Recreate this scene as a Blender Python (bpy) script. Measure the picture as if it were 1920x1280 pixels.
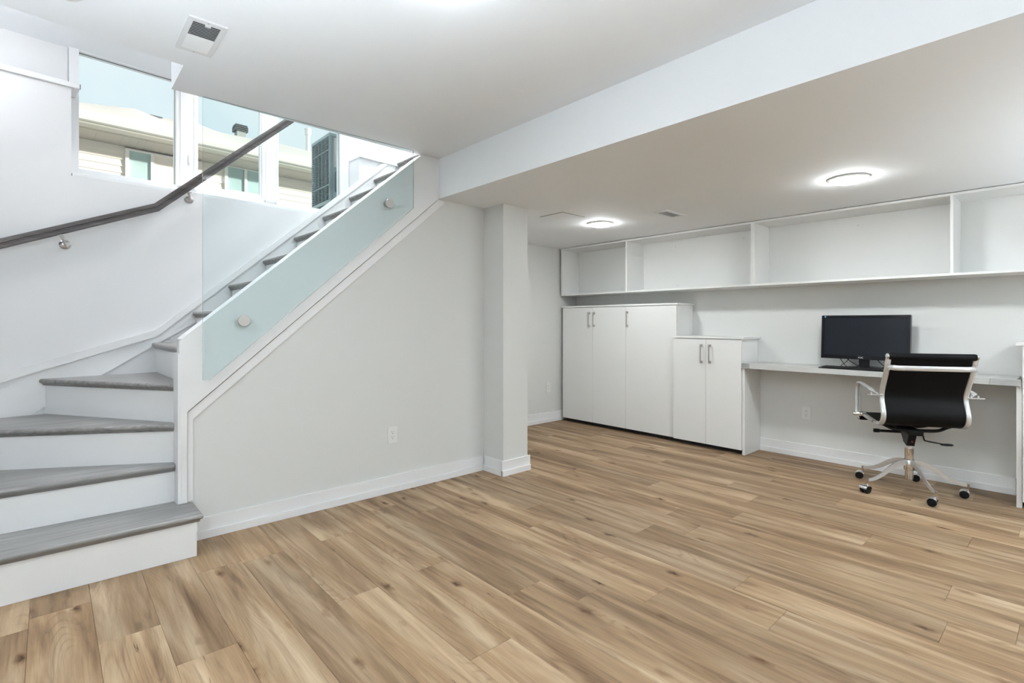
import bpy, bmesh, math, random
from mathutils import Vector, Matrix
rnd = random.Random(7)
PI = math.pi
scene = bpy.context.scene
for o in list(bpy.data.objects):
    bpy.data.objects.remove(o)
C = scene.collection

# ------------------------------------------------------------------ camera
cd = bpy.data.cameras.new('camera')
cam = bpy.data.objects.new('camera', cd)
C.objects.link(cam)
cam.location = (0, 0, 1.2)
cam.rotation_euler = (PI/2, 0, math.radians(-42.0))
cd.sensor_width = 36.0
cd.lens = 964.0/1920.0*36.0
cd.shift_y = -35.0/1920.0
cd.clip_start = 0.02
cd.clip_end = 200
scene.camera = cam

# ------------------------------------------------------------------ world, sun, exposure
scene.view_settings.view_transform = 'Standard'
scene.view_settings.look = 'None'
scene.view_settings.gamma = 1.0
scene.view_settings.exposure = 0.07
scene.view_settings.use_curve_mapping = False
LAMP_MAIN = 95.0
FILL_UPA = 3000.0
FILL_UPB = 550.0
FILL_UPC = 1900.0
LAMP_OFFICE = 175.0
FILL_UPSTAIRS = 460.0
FILL_WINDER = 38.0
w = bpy.data.worlds.new('sky')
scene.world = w
w.use_nodes = True
wn = w.node_tree
for n in list(wn.nodes):
    wn.nodes.remove(n)
def wnode(t, **k):
    n = wn.nodes.new(t)
    for a, b in k.items():
        setattr(n, a, b)
    return n
wo = wnode('ShaderNodeOutputWorld')
wb = wnode('ShaderNodeBackground')
wtc = wnode('ShaderNodeTexCoord')
wns = wnode('ShaderNodeTexNoise')
wns.inputs['Scale'].default_value = 2.6
wns.inputs['Detail'].default_value = 5
wrp = wnode('ShaderNodeValToRGB')
wrp.color_ramp.elements[0].position = 0.38
wrp.color_ramp.elements[0].color = (0.66, 0.79, 0.835, 1)
wrp.color_ramp.elements[1].position = 0.66
wrp.color_ramp.elements[1].color = (0.85, 0.905, 0.91, 1)
wn.links.new(wtc.outputs['Generated'], wns.inputs['Vector'])
wn.links.new(wns.outputs['Fac'], wrp.inputs['Fac'])
wn.links.new(wrp.outputs['Color'], wb.inputs['Color'])
wb.inputs['Strength'].default_value = 1.10
wn.links.new(wb.outputs['Background'], wo.inputs['Surface'])

sd = bpy.data.lights.new('sun', 'SUN')
sd.energy = 7.0
sd.angle = math.radians(2)
sd.color = (1.0, 0.93, 0.85)
sun = bpy.data.objects.new('sun', sd)
C.objects.link(sun)
sun.rotation_euler = (math.radians(78), 0, math.radians(56))   # from behind this house onto the neighbour

# ------------------------------------------------------------------ materials
def mat(name):
    m = bpy.data.materials.new(name)
    m.use_nodes = True
    nt = m.node_tree
    b = nt.nodes['Principled BSDF']
    return m, nt, b
def node(nt, t, **k):
    n = nt.nodes.new(t)
    for a, v in k.items():
        setattr(n, a, v)
    return n
def paint(name, col, rough=0.55, spec=0.4, bump=0.02, scale=220.0, var=0.015):
    m, nt, b = mat(name)
    tc = node(nt, 'ShaderNodeTexCoord')
    nz = node(nt, 'ShaderNodeTexNoise')
    nz.inputs['Scale'].default_value = scale
    nz.inputs['Detail'].default_value = 3
    nt.links.new(tc.outputs['Object'], nz.inputs['Vector'])
    rp = node(nt, 'ShaderNodeValToRGB')
    rp.color_ramp.elements[0].color = (*[c*(1-var) for c in col], 1)
    rp.color_ramp.elements[1].color = (*[min(1, c*(1+var)) for c in col], 1)
    nt.links.new(nz.outputs['Fac'], rp.inputs['Fac'])
    nt.links.new(rp.outputs['Color'], b.inputs['Base Color'])
    b.inputs['Roughness'].default_value = rough
    b.inputs['Specular IOR Level'].default_value = spec
    if bump:
        bp = node(nt, 'ShaderNodeBump')
        bp.inputs['Strength'].default_value = bump
        bp.inputs['Distance'].default_value = 0.002
        nt.links.new(nz.outputs['Fac'], bp.inputs['Height'])
        nt.links.new(bp.outputs['Normal'], b.inputs['Normal'])
    return m
def metal(name, col, rough):
    m, nt, b = mat(name)
    tc = node(nt, 'ShaderNodeTexCoord')
    nz = node(nt, 'ShaderNodeTexNoise')
    nz.inputs['Scale'].default_value = 60
    nt.links.new(tc.outputs['Object'], nz.inputs['Vector'])
    mr = node(nt, 'ShaderNodeMapRange')
    mr.inputs['To Min'].default_value = rough*0.85
    mr.inputs['To Max'].default_value = rough*1.15
    nt.links.new(nz.outputs['Fac'], mr.inputs['Value'])
    nt.links.new(mr.outputs['Result'], b.inputs['Roughness'])
    b.inputs['Base Color'].default_value = (*col, 1)
    b.inputs['Metallic'].default_value = 1
    return m
def glow(name, col, strength):
    m, nt, b = mat(name)
    b.inputs['Base Color'].default_value = (0.9, 0.9, 0.9, 1)
    b.inputs['Emission Color'].default_value = (*col, 1)
    b.inputs['Emission Strength'].default_value = strength
    return m
def thin_glass(name, tint, refl=1.0):
    m, nt, b = mat(name)
    nt.nodes.remove(b)
    out = nt.nodes['Material Output']
    tr = node(nt, 'ShaderNodeBsdfTransparent')
    tr.inputs['Color'].default_value = (*tint, 1)
    gl = node(nt, 'ShaderNodeBsdfGlossy')
    gl.inputs['Roughness'].default_value = 0.0
    fr = node(nt, 'ShaderNodeFresnel')
    fr.inputs['IOR'].default_value = 1.45
    mu = node(nt, 'ShaderNodeMath', operation='MULTIPLY')
    mu.inputs[1].default_value = refl
    mx = node(nt, 'ShaderNodeMixShader')
    nt.links.new(fr.outputs['Fac'], mu.inputs[0])
    nt.links.new(mu.outputs[0], mx.inputs['Fac'])
    nt.links.new(tr.outputs['BSDF'], mx.inputs[1])
    nt.links.new(gl.outputs['BSDF'], mx.inputs[2])
    nt.links.new(mx.outputs['Shader'], out.inputs['Surface'])
    return m
def wood_floor():
    m, nt, b = mat('oak_plank')
    L = nt.links.new
    tc = node(nt, 'ShaderNodeTexCoord')
    oi = node(nt, 'ShaderNodeObjectInfo')
    sc = node(nt, 'ShaderNodeMath', operation='MULTIPLY')
    sc.inputs[1].default_value = 91.0
    L(oi.outputs['Random'], sc.inputs[0])
    cb = node(nt, 'ShaderNodeCombineXYZ')
    L(sc.outputs[0], cb.inputs['Z'])
    L(sc.outputs[0], cb.inputs['X'])
    ad = node(nt, 'ShaderNodeVectorMath', operation='ADD')
    L(tc.outputs['Object'], ad.inputs[0])
    L(cb.outputs[0], ad.inputs[1])
    def mapped(s):
        mp = node(nt, 'ShaderNodeMapping')
        mp.inputs['Scale'].default_value = s
        L(ad.outputs[0], mp.inputs['Vector'])
        return mp.outputs['Vector']
    def noise(s, detail=4, rough=0.55, dist=0.0):
        n = node(nt, 'ShaderNodeTexNoise')
        n.inputs['Scale'].default_value = 1.0
        n.inputs['Detail'].default_value = detail
        n.inputs['Roughness'].default_value = rough
        n.inputs['Distortion'].default_value = dist
        L(mapped(s), n.inputs['Vector'])
        return n.outputs['Fac']
    def ramp(fac, stops):
        r = node(nt, 'ShaderNodeValToRGB')
        while len(r.color_ramp.elements) < len(stops):
            r.color_ramp.elements.new(0.5)
        for e, (p, c) in zip(r.color_ramp.elements, stops):
            e.position = p
            e.color = (*c, 1)
        L(fac, r.inputs['Fac'])
        return r.outputs['Color']
    def mix(kind, fac, a, bb):
        x = node(nt, 'ShaderNodeMixRGB', blend_type=kind)
        if isinstance(fac, float):
            x.inputs['Fac'].default_value = fac
        else:
            L(fac, x.inputs['Fac'])
        L(a, x.inputs['Color1'])
        L(bb, x.inputs['Color2'])
        return x.outputs['Color']
    broad = noise((11.0, 0.9, 1.0), 3, 0.55, 0.9)
    streak = noise((20.0, 1.7, 1.0), 4, 0.55, 1.1)
    fine = noise((260.0, 7.0, 1.0), 3, 0.6, 0.2)
    base = ramp(broad, [(0.28, (0.158, 0.096, 0.054)), (0.47, (0.272, 0.182, 0.108)), (0.70, (0.440, 0.330, 0.223))])
    strk = ramp(streak, [(0.30, (0.42, 0.36, 0.30)), (0.43, (0.95, 0.94, 0.93)), (0.70, (1.15, 1.12, 1.06))])
    col = mix('MULTIPLY', 0.5, base, strk)
    fn = ramp(fine, [(0.32, (0.66, 0.63, 0.60)), (0.58, (1.08, 1.08, 1.08))])
    col = mix('MULTIPLY', 0.38, col, fn)
    cr = ramp(noise((46.0, 2.6, 1.0), 5, 0.65, 1.2), [(0.265, (0.24, 0.19, 0.15)), (0.325, (1, 1, 1))])
    col = mix('MULTIPLY', 0.8, col, cr)
    # cathedral figure: contour rings of a stretched noise field
    cf = noise((5.5, 0.85, 1.0), 1, 0.4, 0.3)
    ml = node(nt, 'ShaderNodeMath', operation='MULTIPLY')
    ml.inputs[1].default_value = 30.0
    L(cf, ml.inputs[0])
    fr = node(nt, 'ShaderNodeMath', operation='PINGPONG')
    fr.inputs[1].default_value = 0.5
    L(ml.outputs[0], fr.inputs[0])
    rings = ramp(fr.outputs[0], [(0.02, (0.66, 0.60, 0.54)), (0.22, (1, 1, 1))])
    msk = ramp(noise((6.0, 1.1, 3.0), 2), [(0.52, (0, 0, 0)), (0.66, (1, 1, 1))])
    col = mix('MIX', msk, col, mix('MULTIPLY', 0.55, col, rings))
    # knots
    vo = node(nt, 'ShaderNodeTexVoronoi')
    vo.inputs['Scale'].default_value = 1.0
    wob = node(nt, 'ShaderNodeTexNoise')
    wob.inputs['Scale'].default_value = 30
    L(ad.outputs[0], wob.inputs['Vector'])
    vm = node(nt, 'ShaderNodeVectorMath', operation='MULTIPLY_ADD')
    vm.inputs[1].default_value = (0.22, 0.12, 0)
    L(wob.outputs['Color'], vm.inputs[0])
    L(mapped((7.5, 3.0, 0.2)), vm.inputs[2])
    L(vm.outputs[0], vo.inputs['Vector'])
    knot = ramp(vo.outputs['Distance'], [(0.035, (0.12, 0.08, 0.05)), (0.075, (0.55, 0.47, 0.40)), (0.17, (1, 1, 1))])
    col = mix('MULTIPLY', 0.95, col, knot)
    # per plank tone
    tone = ramp(oi.outputs['Random'], [(0.0, (0.80, 0.78, 0.76)), (0.45, (1.0, 0.985, 0.965)), (1.0, (1.17, 1.15, 1.12))])
    col = mix('MULTIPLY', 1.0, col, tone)
    L(col, b.inputs['Base Color'])
    b.inputs['Roughness'].default_value = 0.50
    b.inputs['Specular IOR Level'].default_value = 0.16
    bp = node(nt, 'ShaderNodeBump')
    bp.inputs['Strength'].default_value = 0.06
    bp.inputs['Distance'].default_value = 0.002
    L(fine, bp.inputs['Height'])
    L(bp.outputs['Normal'], b.inputs['Normal'])
    return m
def stained_wood(name, c0, c1, axis, rough=0.35):
    m, nt, b = mat(name)
    tc = node(nt, 'ShaderNodeTexCoord')
    mp = node(nt, 'ShaderNodeMapping')
    s = [55.0, 55.0, 55.0]
    s[axis] = 2.2
    mp.inputs['Scale'].default_value = s
    nz = node(nt, 'ShaderNodeTexNoise')
    nz.inputs['Scale'].default_value = 1
    nz.inputs['Detail'].default_value = 5
    nz.inputs['Distortion'].default_value = 0.5
    rp = node(nt, 'ShaderNodeValToRGB')
    rp.color_ramp.elements[0].position = 0.3
    rp.color_ramp.elements[0].color = (*c0, 1)
    rp.color_ramp.elements[1].position = 0.7
    rp.color_ramp.elements[1].color = (*c1, 1)
    nt.links.new(tc.outputs['Object'], mp.inputs['Vector'])
    nt.links.new(mp.outputs['Vector'], nz.inputs['Vector'])
    nt.links.new(nz.outputs['Fac'], rp.inputs['Fac'])
    nt.links.new(rp.outputs['Color'], b.inputs['Base Color'])
    b.inputs['Roughness'].default_value = rough
    bp = node(nt, 'ShaderNodeBump')
    bp.inputs['Strength'].default_value = 0.05
    bp.inputs['Distance'].default_value = 0.002
    nt.links.new(nz.outputs['Fac'], bp.inputs['Height'])
    nt.links.new(bp.outputs['Normal'], b.inputs['Normal'])
    return m

M = {}
M['wall'] = paint('wall_paint', (0.70, 0.70, 0.68))
M['wall_white'] = paint('stairwell_paint', (0.80, 0.80, 0.805))
M['ceiling'] = paint('ceiling_paint', (0.89, 0.91, 0.935), rough=0.8)
M['ceiling_office'] = paint('office_ceiling_paint', (0.86, 0.88, 0.895), rough=0.8)
M['trim'] = paint('trim_enamel', (0.84, 0.84, 0.84), rough=0.32, bump=0.005)
M['melamine'] = paint('white_melamine', (0.80, 0.80, 0.785), rough=0.38, bump=0.004)
M['shelfback'] = paint('shelf_melamine', (0.78, 0.78, 0.765), rough=0.45, bump=0.004)
M['desk'] = stained_wood('grey_laminate', (0.50, 0.50, 0.485), (0.60, 0.60, 0.58), 1, 0.4)
M['desk_end'] = stained_wood('grey_laminate_edge', (0.30, 0.30, 0.29), (0.38, 0.38, 0.365), 1, 0.4)
M['plank'] = wood_floor()
M['screed'] = paint('underlay', (0.10, 0.07, 0.05))
M['tread'] = stained_wood('grey_stained_oak', (0.15, 0.142, 0.135), (0.29, 0.28, 0.27), 0, 0.32)
M['rail'] = stained_wood('grey_stained_rail', (0.042, 0.035, 0.033), (0.090, 0.076, 0.072), 0, 0.35)
M['chrome'] = metal('chrome', (0.74, 0.745, 0.75), 0.12)
M['alu'] = metal('polished_aluminium', (0.68, 0.68, 0.68), 0.20)
nt_ = M['alu'].node_tree.nodes['Principled BSDF']
nt_.inputs['Metallic'].default_value = 0.55
M['nickel'] = metal('brushed_nickel', (0.55, 0.53, 0.51), 0.3)
M['black_fabric'] = paint('black_leather', (0.004, 0.004, 0.004), rough=0.5, spec=0.10, bump=0.05, scale=400)
M['black_plastic'] = paint('black_plastic', (0.006, 0.006, 0.007), rough=0.35, spec=0.2, bump=0.01)
M['gloss_black'] = paint('gloss_black', (0.004, 0.004, 0.006), rough=0.15, spec=0.25, bump=0)
M['screen'] = paint('dark_screen', (0.010, 0.012, 0.016), rough=0.25, spec=0.18, bump=0)
M['key'] = paint('key_plastic', (0.018, 0.016, 0.015), rough=0.5)
M['white_plastic'] = paint('white_plastic', (0.78, 0.78, 0.76), rough=0.3, bump=0.003)
M['slot'] = paint('dark_slot', (0.03, 0.03, 0.03), rough=0.6)
M['toe'] = paint('toe_kick_black', (0.012, 0.011, 0.010), rough=0.6)
M['vent_white'] = paint('register_enamel', (0.78, 0.79, 0.80), rough=0.35, bump=0)
M['logo'] = paint('logo_white', (0.75, 0.75, 0.75), rough=0.4, bump=0)
M['sticker'] = paint('blue_sticker', (0.10, 0.30, 0.52), rough=0.5, bump=0)
M['vinyl'] = paint('window_vinyl', (0.86, 0.87, 0.88), rough=0.3, bump=0)
M['gasket'] = paint('window_gasket', (0.10, 0.10, 0.11), rough=0.5, bump=0)
M['pane'] = thin_glass('window_glass', (0.97, 0.985, 0.985), 0.2)
M['guard'] = thin_glass('guard_glass', (0.926, 0.960, 0.963), 0.06)
M['guard_edge'] = paint('glass_edge', (0.36, 0.46, 0.45), rough=0.15, bump=0)
M['lamp_main'] = glow('lamp_diffuser_main', (0.84, 0.93, 1.0), LAMP_MAIN)
for k_, v_ in (('a', FILL_UPA), ('b', FILL_UPB), ('c', FILL_UPC)):
    M['fill_floor_'+k_] = glow('fill_diffuser_floor_'+k_, (0.815, 0.92, 1.0), v_)
M['fill_winder'] = glow('fill_diffuser_winder', (0.92, 0.965, 1.0), FILL_WINDER)
M['lamp_office'] = glow('lamp_diffuser_office', (0.93, 0.98, 1.0), LAMP_OFFICE)
M['fill_upstairs'] = glow('fill_diffuser_upstairs', (0.98, 0.985, 1.0), FILL_UPSTAIRS)
M['siding'] = paint('cream_siding', (0.76, 0.72, 0.65), rough=0.6, scale=30)
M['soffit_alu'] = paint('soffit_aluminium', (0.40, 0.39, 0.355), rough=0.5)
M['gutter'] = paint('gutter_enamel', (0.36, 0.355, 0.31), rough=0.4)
M['snow'] = paint('snow', (0.60, 0.565, 0.53), rough=0.9, bump=0.2, scale=6)
M['far_glass'] = paint('far_window_glass', (0.42, 0.56, 0.55), rough=0.08, bump=0, scale=3, var=0.25)
M['vent_grey'] = paint('roof_vent_grey', (0.10, 0.11, 0.11), rough=0.6)
M['vent_stack'] = paint('vent_stack_grey', (0.30, 0.32, 0.30), rough=0.6)
M['pvc'] = paint('white_pvc', (0.84, 0.83, 0.80), rough=0.4)
M['ac_louver'] = paint('condenser_louver', (0.42, 0.49, 0.51), rough=0.5)
M['ac_case'] = paint('condenser_case', (0.50, 0.60, 0.62), rough=0.45)
M['ac_box'] = paint('condenser_box', (0.20, 0.24, 0.26), rough=0.5)
M['red'] = paint('red_dot', (0.20, 0.02, 0.01), rough=0.4, bump=0)

# ------------------------------------------------------------------ mesh helpers
def link(name, me, parent=None):
    o = bpy.data.objects.new(name, me)
    C.objects.link(o)
    if parent is not None:
        o.parent = parent
    return o
def obj(name, bm, material, parent=None, smooth=False, loc=None, rot=None):
    me = bpy.data.meshes.new(name)
    bmesh.ops.recalc_face_normals(bm, faces=bm.faces)
    bm.to_mesh(me)
    bm.free()
    for m in (material if isinstance(material, (list, tuple)) else [material]):
        me.materials.append(M[m])
    if smooth:
        for p in me.polygons:
            p.use_smooth = True
        try:
            me.set_sharp_from_angle(angle=math.radians(40))
        except Exception:
            pass
    o = link(name, me, parent)
    if loc is not None:
        o.location = loc
    if rot is not None:
        o.rotation_euler = rot
    return o
def empty(name, loc=(0, 0, 0), rotz=0.0):
    o = bpy.data.objects.new(name, None)
    C.objects.link(o)
    o.location = loc
    o.rotation_euler = (0, 0, rotz)
    o.empty_display_size = 0.1
    return o
def tag(o, label, cat, group=None):
    o['label'] = label
    o['category'] = cat
    if group:
        o['group'] = group
    return o
def struct(o, label=None, cat=None):
    o['kind'] = 'structure'
    if label:
        o['label'] = label
    if cat:
        o['category'] = cat
    return o
def box(bm, x0, x1, y0, y1, z0, z1, mtx=None, bev=0.0):
    vs = [bm.verts.new(p) for p in ((x0, y0, z0), (x1, y0, z0), (x1, y1, z0), (x0, y1, z0),
                                    (x0, y0, z1), (x1, y0, z1), (x1, y1, z1), (x0, y1, z1))]
    fs = [bm.faces.new([vs[i] for i in q]) for q in ((0, 3, 2, 1), (4, 5, 6, 7), (0, 1, 5, 4), (1, 2, 6, 5), (2, 3, 7, 6), (3, 0, 4, 7))]
    if bev:
        es = set()
        for f in fs:
            es.update(f.edges)
        r = bmesh.ops.bevel(bm, geom=list(es), offset=bev, segments=2, affect='EDGES', profile=0.7)
        vs = list({v for f in r['faces'] for v in f.verts} | {v for v in vs if v.is_valid})
    if mtx is not None:
        for v in vs:
            if v.is_valid:
                v.co = mtx @ v.co
    return vs
def B(x0, x1, y0, y1, z0, z1, mtx=None, bev=0.0):
    bm = bmesh.new()
    box(bm, x0, x1, y0, y1, z0, z1, mtx, bev)
    return bm
def prism(pts, d0, d1, axis='z', bm=None):
    """extrude a polygon; axis z: pts are xy, axis y: pts are xz, axis x: pts are yz"""
    bm = bm or bmesh.new()
    def P(p, d):
        return (p[0], p[1], d) if axis == 'z' else ((p[0], d, p[1]) if axis == 'y' else (d, p[0], p[1]))
    a = [bm.verts.new(P(p, d0)) for p in pts]
    b = [bm.verts.new(P(p, d1)) for p in pts]
    n = len(pts)
    bm.faces.new(a)
    bm.faces.new(b[::-1])
    for i in range(n):
        bm.faces.new((a[i], b[i], b[(i+1) % n], a[(i+1) % n]))
    return bm
def sweep(path, prof, up=(0, 0, 1), bm=None, closed_prof=True, caps=True, scales=None):
    """sweep a 2D profile (side, up) along a 3D path"""
    bm = bm or bmesh.new()
    path = [Vector(p) for p in path]
    up = Vector(up)
    rings = []
    for i, p in enumerate(path):
        if i == 0:
            t = path[1]-path[0]
        elif i == len(path)-1:
            t = path[-1]-path[-2]
        else:
            t = (path[i+1]-path[i]).normalized()+(path[i]-path[i-1]).normalized()
        t.normalize()
        s = t.cross(up)
        if s.length < 1e-5:
            s = t.cross(Vector((1, 0, 0)))
        s.normalize()
        u = s.cross(t).normalized()
        k = scales[i] if scales else 1.0
        rings.append([bm.verts.new(p+s*(a*k)+u*(b*k)) for a, b in prof])
    n = len(prof)
    for r0, r1 in zip(rings, rings[1:]):
        for j in range(n):
            bm.faces.new((r0[j], r0[(j+1) % n], r1[(j+1) % n], r1[j]))
    if caps:
        bm.faces.new(rings[0][::-1])
        bm.faces.new(rings[-1])
    return bm
def circ(r, n=12, ry=None):
    ry = ry or r
    return [(r*math.cos(2*PI*i/n), ry*math.sin(2*PI*i/n)) for i in range(n)]
def tube(path, r, n=10, bm=None, up=(0, 0, 1), ry=None):
    return sweep(path, circ(r, n, ry), up, bm)
def lathe(prof, axis='z', seg=24, bm=None, center=(0, 0, 0)):
    """prof: list of (radius, height)"""
    bm = bm or bmesh.new()
    c = Vector(center)
    rings = []
    for r, h in prof:
        ring = []
        for i in range(seg):
            a = 2*PI*i/seg
            p = (r*math.cos(a), r*math.sin(a), h)
            if axis == 'y':
                p = (r*math.cos(a), h, r*math.sin(a))
            elif axis == 'x':
                p = (h, r*math.cos(a), r*math.sin(a))
            ring.append(bm.verts.new(c+Vector(p)))
        rings.append(ring)
    for a, b in zip(rings, rings[1:]):
        for i in range(seg):
            bm.faces.new((a[i], a[(i+1) % seg], b[(i+1) % seg], b[i]))
    bm.faces.new(rings[0])
    bm.faces.new(rings[-1][::-1])
    return bm
def smooth_path(pts, n=6):
    """Catmull-Rom through points"""
    P = [Vector(p) for p in pts]
    P = [P[0]*2-P[1]]+P+[P[-1]*2-P[-2]]
    out = []
    for i in range(1, len(P)-2):
        p0, p1, p2, p3 = P[i-1], P[i], P[i+1], P[i+2]
        for j in range(n):
            t = j/n
            out.append(0.5*((2*p1)+(p2-p0)*t+(2*p0-5*p1+4*p2-p3)*t*t+(3*p1-p0-3*p2+p3)*t**3))
    out.append(P[-2])
    return out

# the stairwell's window wall is turned 4.8 degrees: local frame s (along), o (outwards), z
WA = math.radians(4.8)
WM = Matrix.Translation((0, 4.29, 0)) @ Matrix.Rotation(WA, 4, 'Z')
def wpt(s, o, z):
    return WM @ Vector((s, o, z))

# ================================================================== FLOOR
RX0, RX1, RY0 = -1.4, 5.03, -2.2
fl = obj('floor', prism([(RX0, RY0), (RX1, RY0), (RX1, 4.40), (2.80, 4.40), (2.80, 3.45), (RX0, 3.45)], -0.10, -0.010), 'screed')
struct(fl, 'warm oak plank floor running across the basement room', 'floor')
PW, PX, PL = 0.1955, 0.135, 1.345
joint = {-1: 2.857, 0: 2.457, 1: 2.123, 2: 2.84, 4: 2.146, 5: 1.458, 6: 2.155, 7: 1.691, 8: 1.463, 9: 2.606, 10: .825,
         11: 1.055, 12: 1.708, 13: .168, 14: .40, 15: 1.443, 16: .797}
for k in range(-8, 25):
    x0, x1 = PX+PW*k, PX+PW*(k+1)
    x0, x1 = max(x0, RX0), min(x1, 5.012)
    if x1-x0 < 0.02:
        continue
    ytop = 3.40 if x0 < 2.80 else 4.335
    j = joint.get(k, rnd.uniform(0, PL))
    j -= PL*math.ceil((j-RY0)/PL)
    y = j
    while y < ytop-0.01:
        a, b = max(y, RY0), min(y+PL, ytop)
        y += PL
        if b-a < 0.02:
            continue
        hx, hy, g = (x1-x0)/2, (b-a)/2, 0.0004
        bm = bmesh.new()
        t = 0.0008
        lo = [bm.verts.new((sx*(hx-g), sy*(hy-g), -0.010)) for sx, sy in ((-1, -1), (1, -1), (1, 1), (-1, 1))]
        mi = [bm.verts.new((sx*(hx-g), sy*(hy-g), -t)) for sx, sy in ((-1, -1), (1, -1), (1, 1), (-1, 1))]
        hi = [bm.verts.new((sx*(hx-g-t), sy*(hy-g-t), 0)) for sx, sy in ((-1, -1), (1, -1), (1, 1), (-1, 1))]
        bm.faces.new(hi)
        for i in range(4):
            n = (i+1) % 4
            bm.faces.new((lo[i], lo[n], mi[n], mi[i]))
            bm.faces.new((mi[i], mi[n], hi[n], hi[i]))
        obj('plank', bm, 'plank', fl, loc=((x0+x1)/2, (a+b)/2, 0))

# ================================================================== CEILINGS
ZC = 2.44
struct(obj('ceiling', prism([(RX0, RY0), (2.194, RY0), (2.194, 3.287), (2.0, 3.287), (.482, 3.237), (.482, 2.902), (-.142, 2.824), (-.62, 2.765), (-.62, 3.15), (RX0, 3.15)], ZC, 2.74), 'ceiling'),
       'flat white main ceiling with the cut-out over the stairs', 'ceiling')
def zoff(x):
    return 2.139-0.0115*(x-2.194)
bm = prism([(2.194, zoff(2.194)), (5.2, zoff(5.2)), (5.2, 2.74), (2.194, 2.74)], RY0, 3.30, 'y')
prism([(2.80, zoff(2.80)), (5.2, zoff(5.2)), (5.2, 2.72), (2.80, 2.72)], 3.30, 4.60, 'y', bm)
# soffit face takes the same bright white as the main ceiling
co = obj('ceiling_office', bm, ['ceiling_office', 'ceiling'])
for p in co.data.polygons:
    if abs(p.center.x-2.194) < 1e-3:
        p.material_index = 1
struct(co, 'lowered office ceiling with its white drop face', 'ceiling')
# bulkhead over the winders, storey above
struct(obj('ceiling_bulkhead', prism([(-.66, 2.83), (.85, 2.83), (.85, 4.62), (-.66, 4.50)], 3.02, 3.30), 'ceiling'),
       'white bulkhead above the winder steps, over the first window', 'ceiling')
struct(obj('ceiling_upstairs', prism([(-1.5, 2.2), (5.2, 2.2), (5.2, 5.3), (-1.5, 5.3)], 5.2, 5.3), 'ceiling'), 'white ceiling of the storey above', 'ceiling')

# ================================================================== WALLS
struct(obj('wall_left', B(RX0-.12, RX0, RY0-.12, 3.15, -.1, 2.74), 'wall'), 'pale wall on the left of the room', 'wall')
struct(obj('wall_near', B(RX0, 5.2, RY0-.12, RY0, -.1, 2.74), 'wall'), 'pale wall behind the viewpoint', 'wall')
struct(obj('wall_back', B(5.012, 5.15, RY0, 4.45, -.1, 2.2), 'wall'), 'light grey wall behind desk and cabinets', 'wall')
struct(obj('wall_office', B(2.80, 5.15, 4.335, 4.45, -.1, 2.2), 'wall'), 'light grey side wall left of the tall cabinet', 'wall')
struct(obj('wall_understair', B(2.80, 2.907, 3.34, 4.335, -.1, 2.2), 'wall'), 'wall closing the space under the stairs', 'wall')
struct(obj('wall_column', B(2.645, 2.907, 3.04, 3.34, -.1, 2.16), 'wall'), 'square light grey column beside the stair wall', 'column')
# knee wall under the stair
struct(obj('wall_stair', prism([(.530, -.1), (2.645, -.1), (2.645, 2.15), (2.198, 2.15), (2.198, 2.60), (2.245, 2.60), (.530, 1.092)], 3.285, 3.385, 'y'), 'wall'),
       'light grey sloping knee wall under the stairs', 'wall')
struct(obj('wall_stair_front', B(RX0, -.62, 3.03, 3.15, -.1, 2.74), 'wall_white'), 'wall stub left of the first step', 'wall')
struct(obj('wall_stair_left', B(-.74, -.62, 3.03, 4.60, -.1, 5.2), 'wall_white'), 'white wall at the left end of the stairwell', 'wall')
# window wall
bm = bmesh.new()
box(bm, -.70, 2.95, 0, .26, -.1, 2.136, WM)
box(bm, -.70, .105, 0, .26, 2.136, 2.690, WM)
box(bm, 2.136, 5.4, 0, .26, 2.136, 2.725, WM)
box(bm, -.70, .110, .2, .30, 2.690, 5.2, WM)
box(bm, 2.136, 5.4, .2, .30, 2.725, 5.2, WM)
box(bm, .110, 2.136, .2, .30, 3.06, 5.2, WM)
struct(obj('wall_window', bm, 'wall_white'), 'white stairwell wall with the deep window opening', 'wall')
struct(obj('wall_upstairs', B(-1.5, 5.2, 2.2, 2.3, 2.74, 5.2), 'wall_white'), 'white wall of the storey above', 'wall')
struct(obj('wall_upstairs_end', B(5.1, 5.2, 2.3, 4.9, 2.74, 5.2), 'wall_white'), 'white end wall of the storey above', 'wall')
struct(obj('wall_upstairs_side', B(-1.5, -1.4, 2.3, 4.6, 2.74, 5.2), 'wall_white'), 'white side wall of the storey above', 'wall')
# ledges on top of the foundation wall
t1 = struct(obj('trim_1', B(-.62, .145, -.022, .2, 2.690, 2.722, WM, 0.004), 'trim'), 'white ledge left of the stair window', 'ledge')
obj('end_cap', B(.145, .149, -.020, -.004, 2.692, 2.720, WM), 'rail', t1)  # dark sliver puts the shadow at the ledge end into colour
struct(obj('trim_2', B(2.131, 2.75, -.025, .2, 2.725, 2.754, WM, 0.005), 'trim'), 'white ledge right of the stair window', 'ledge')

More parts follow.
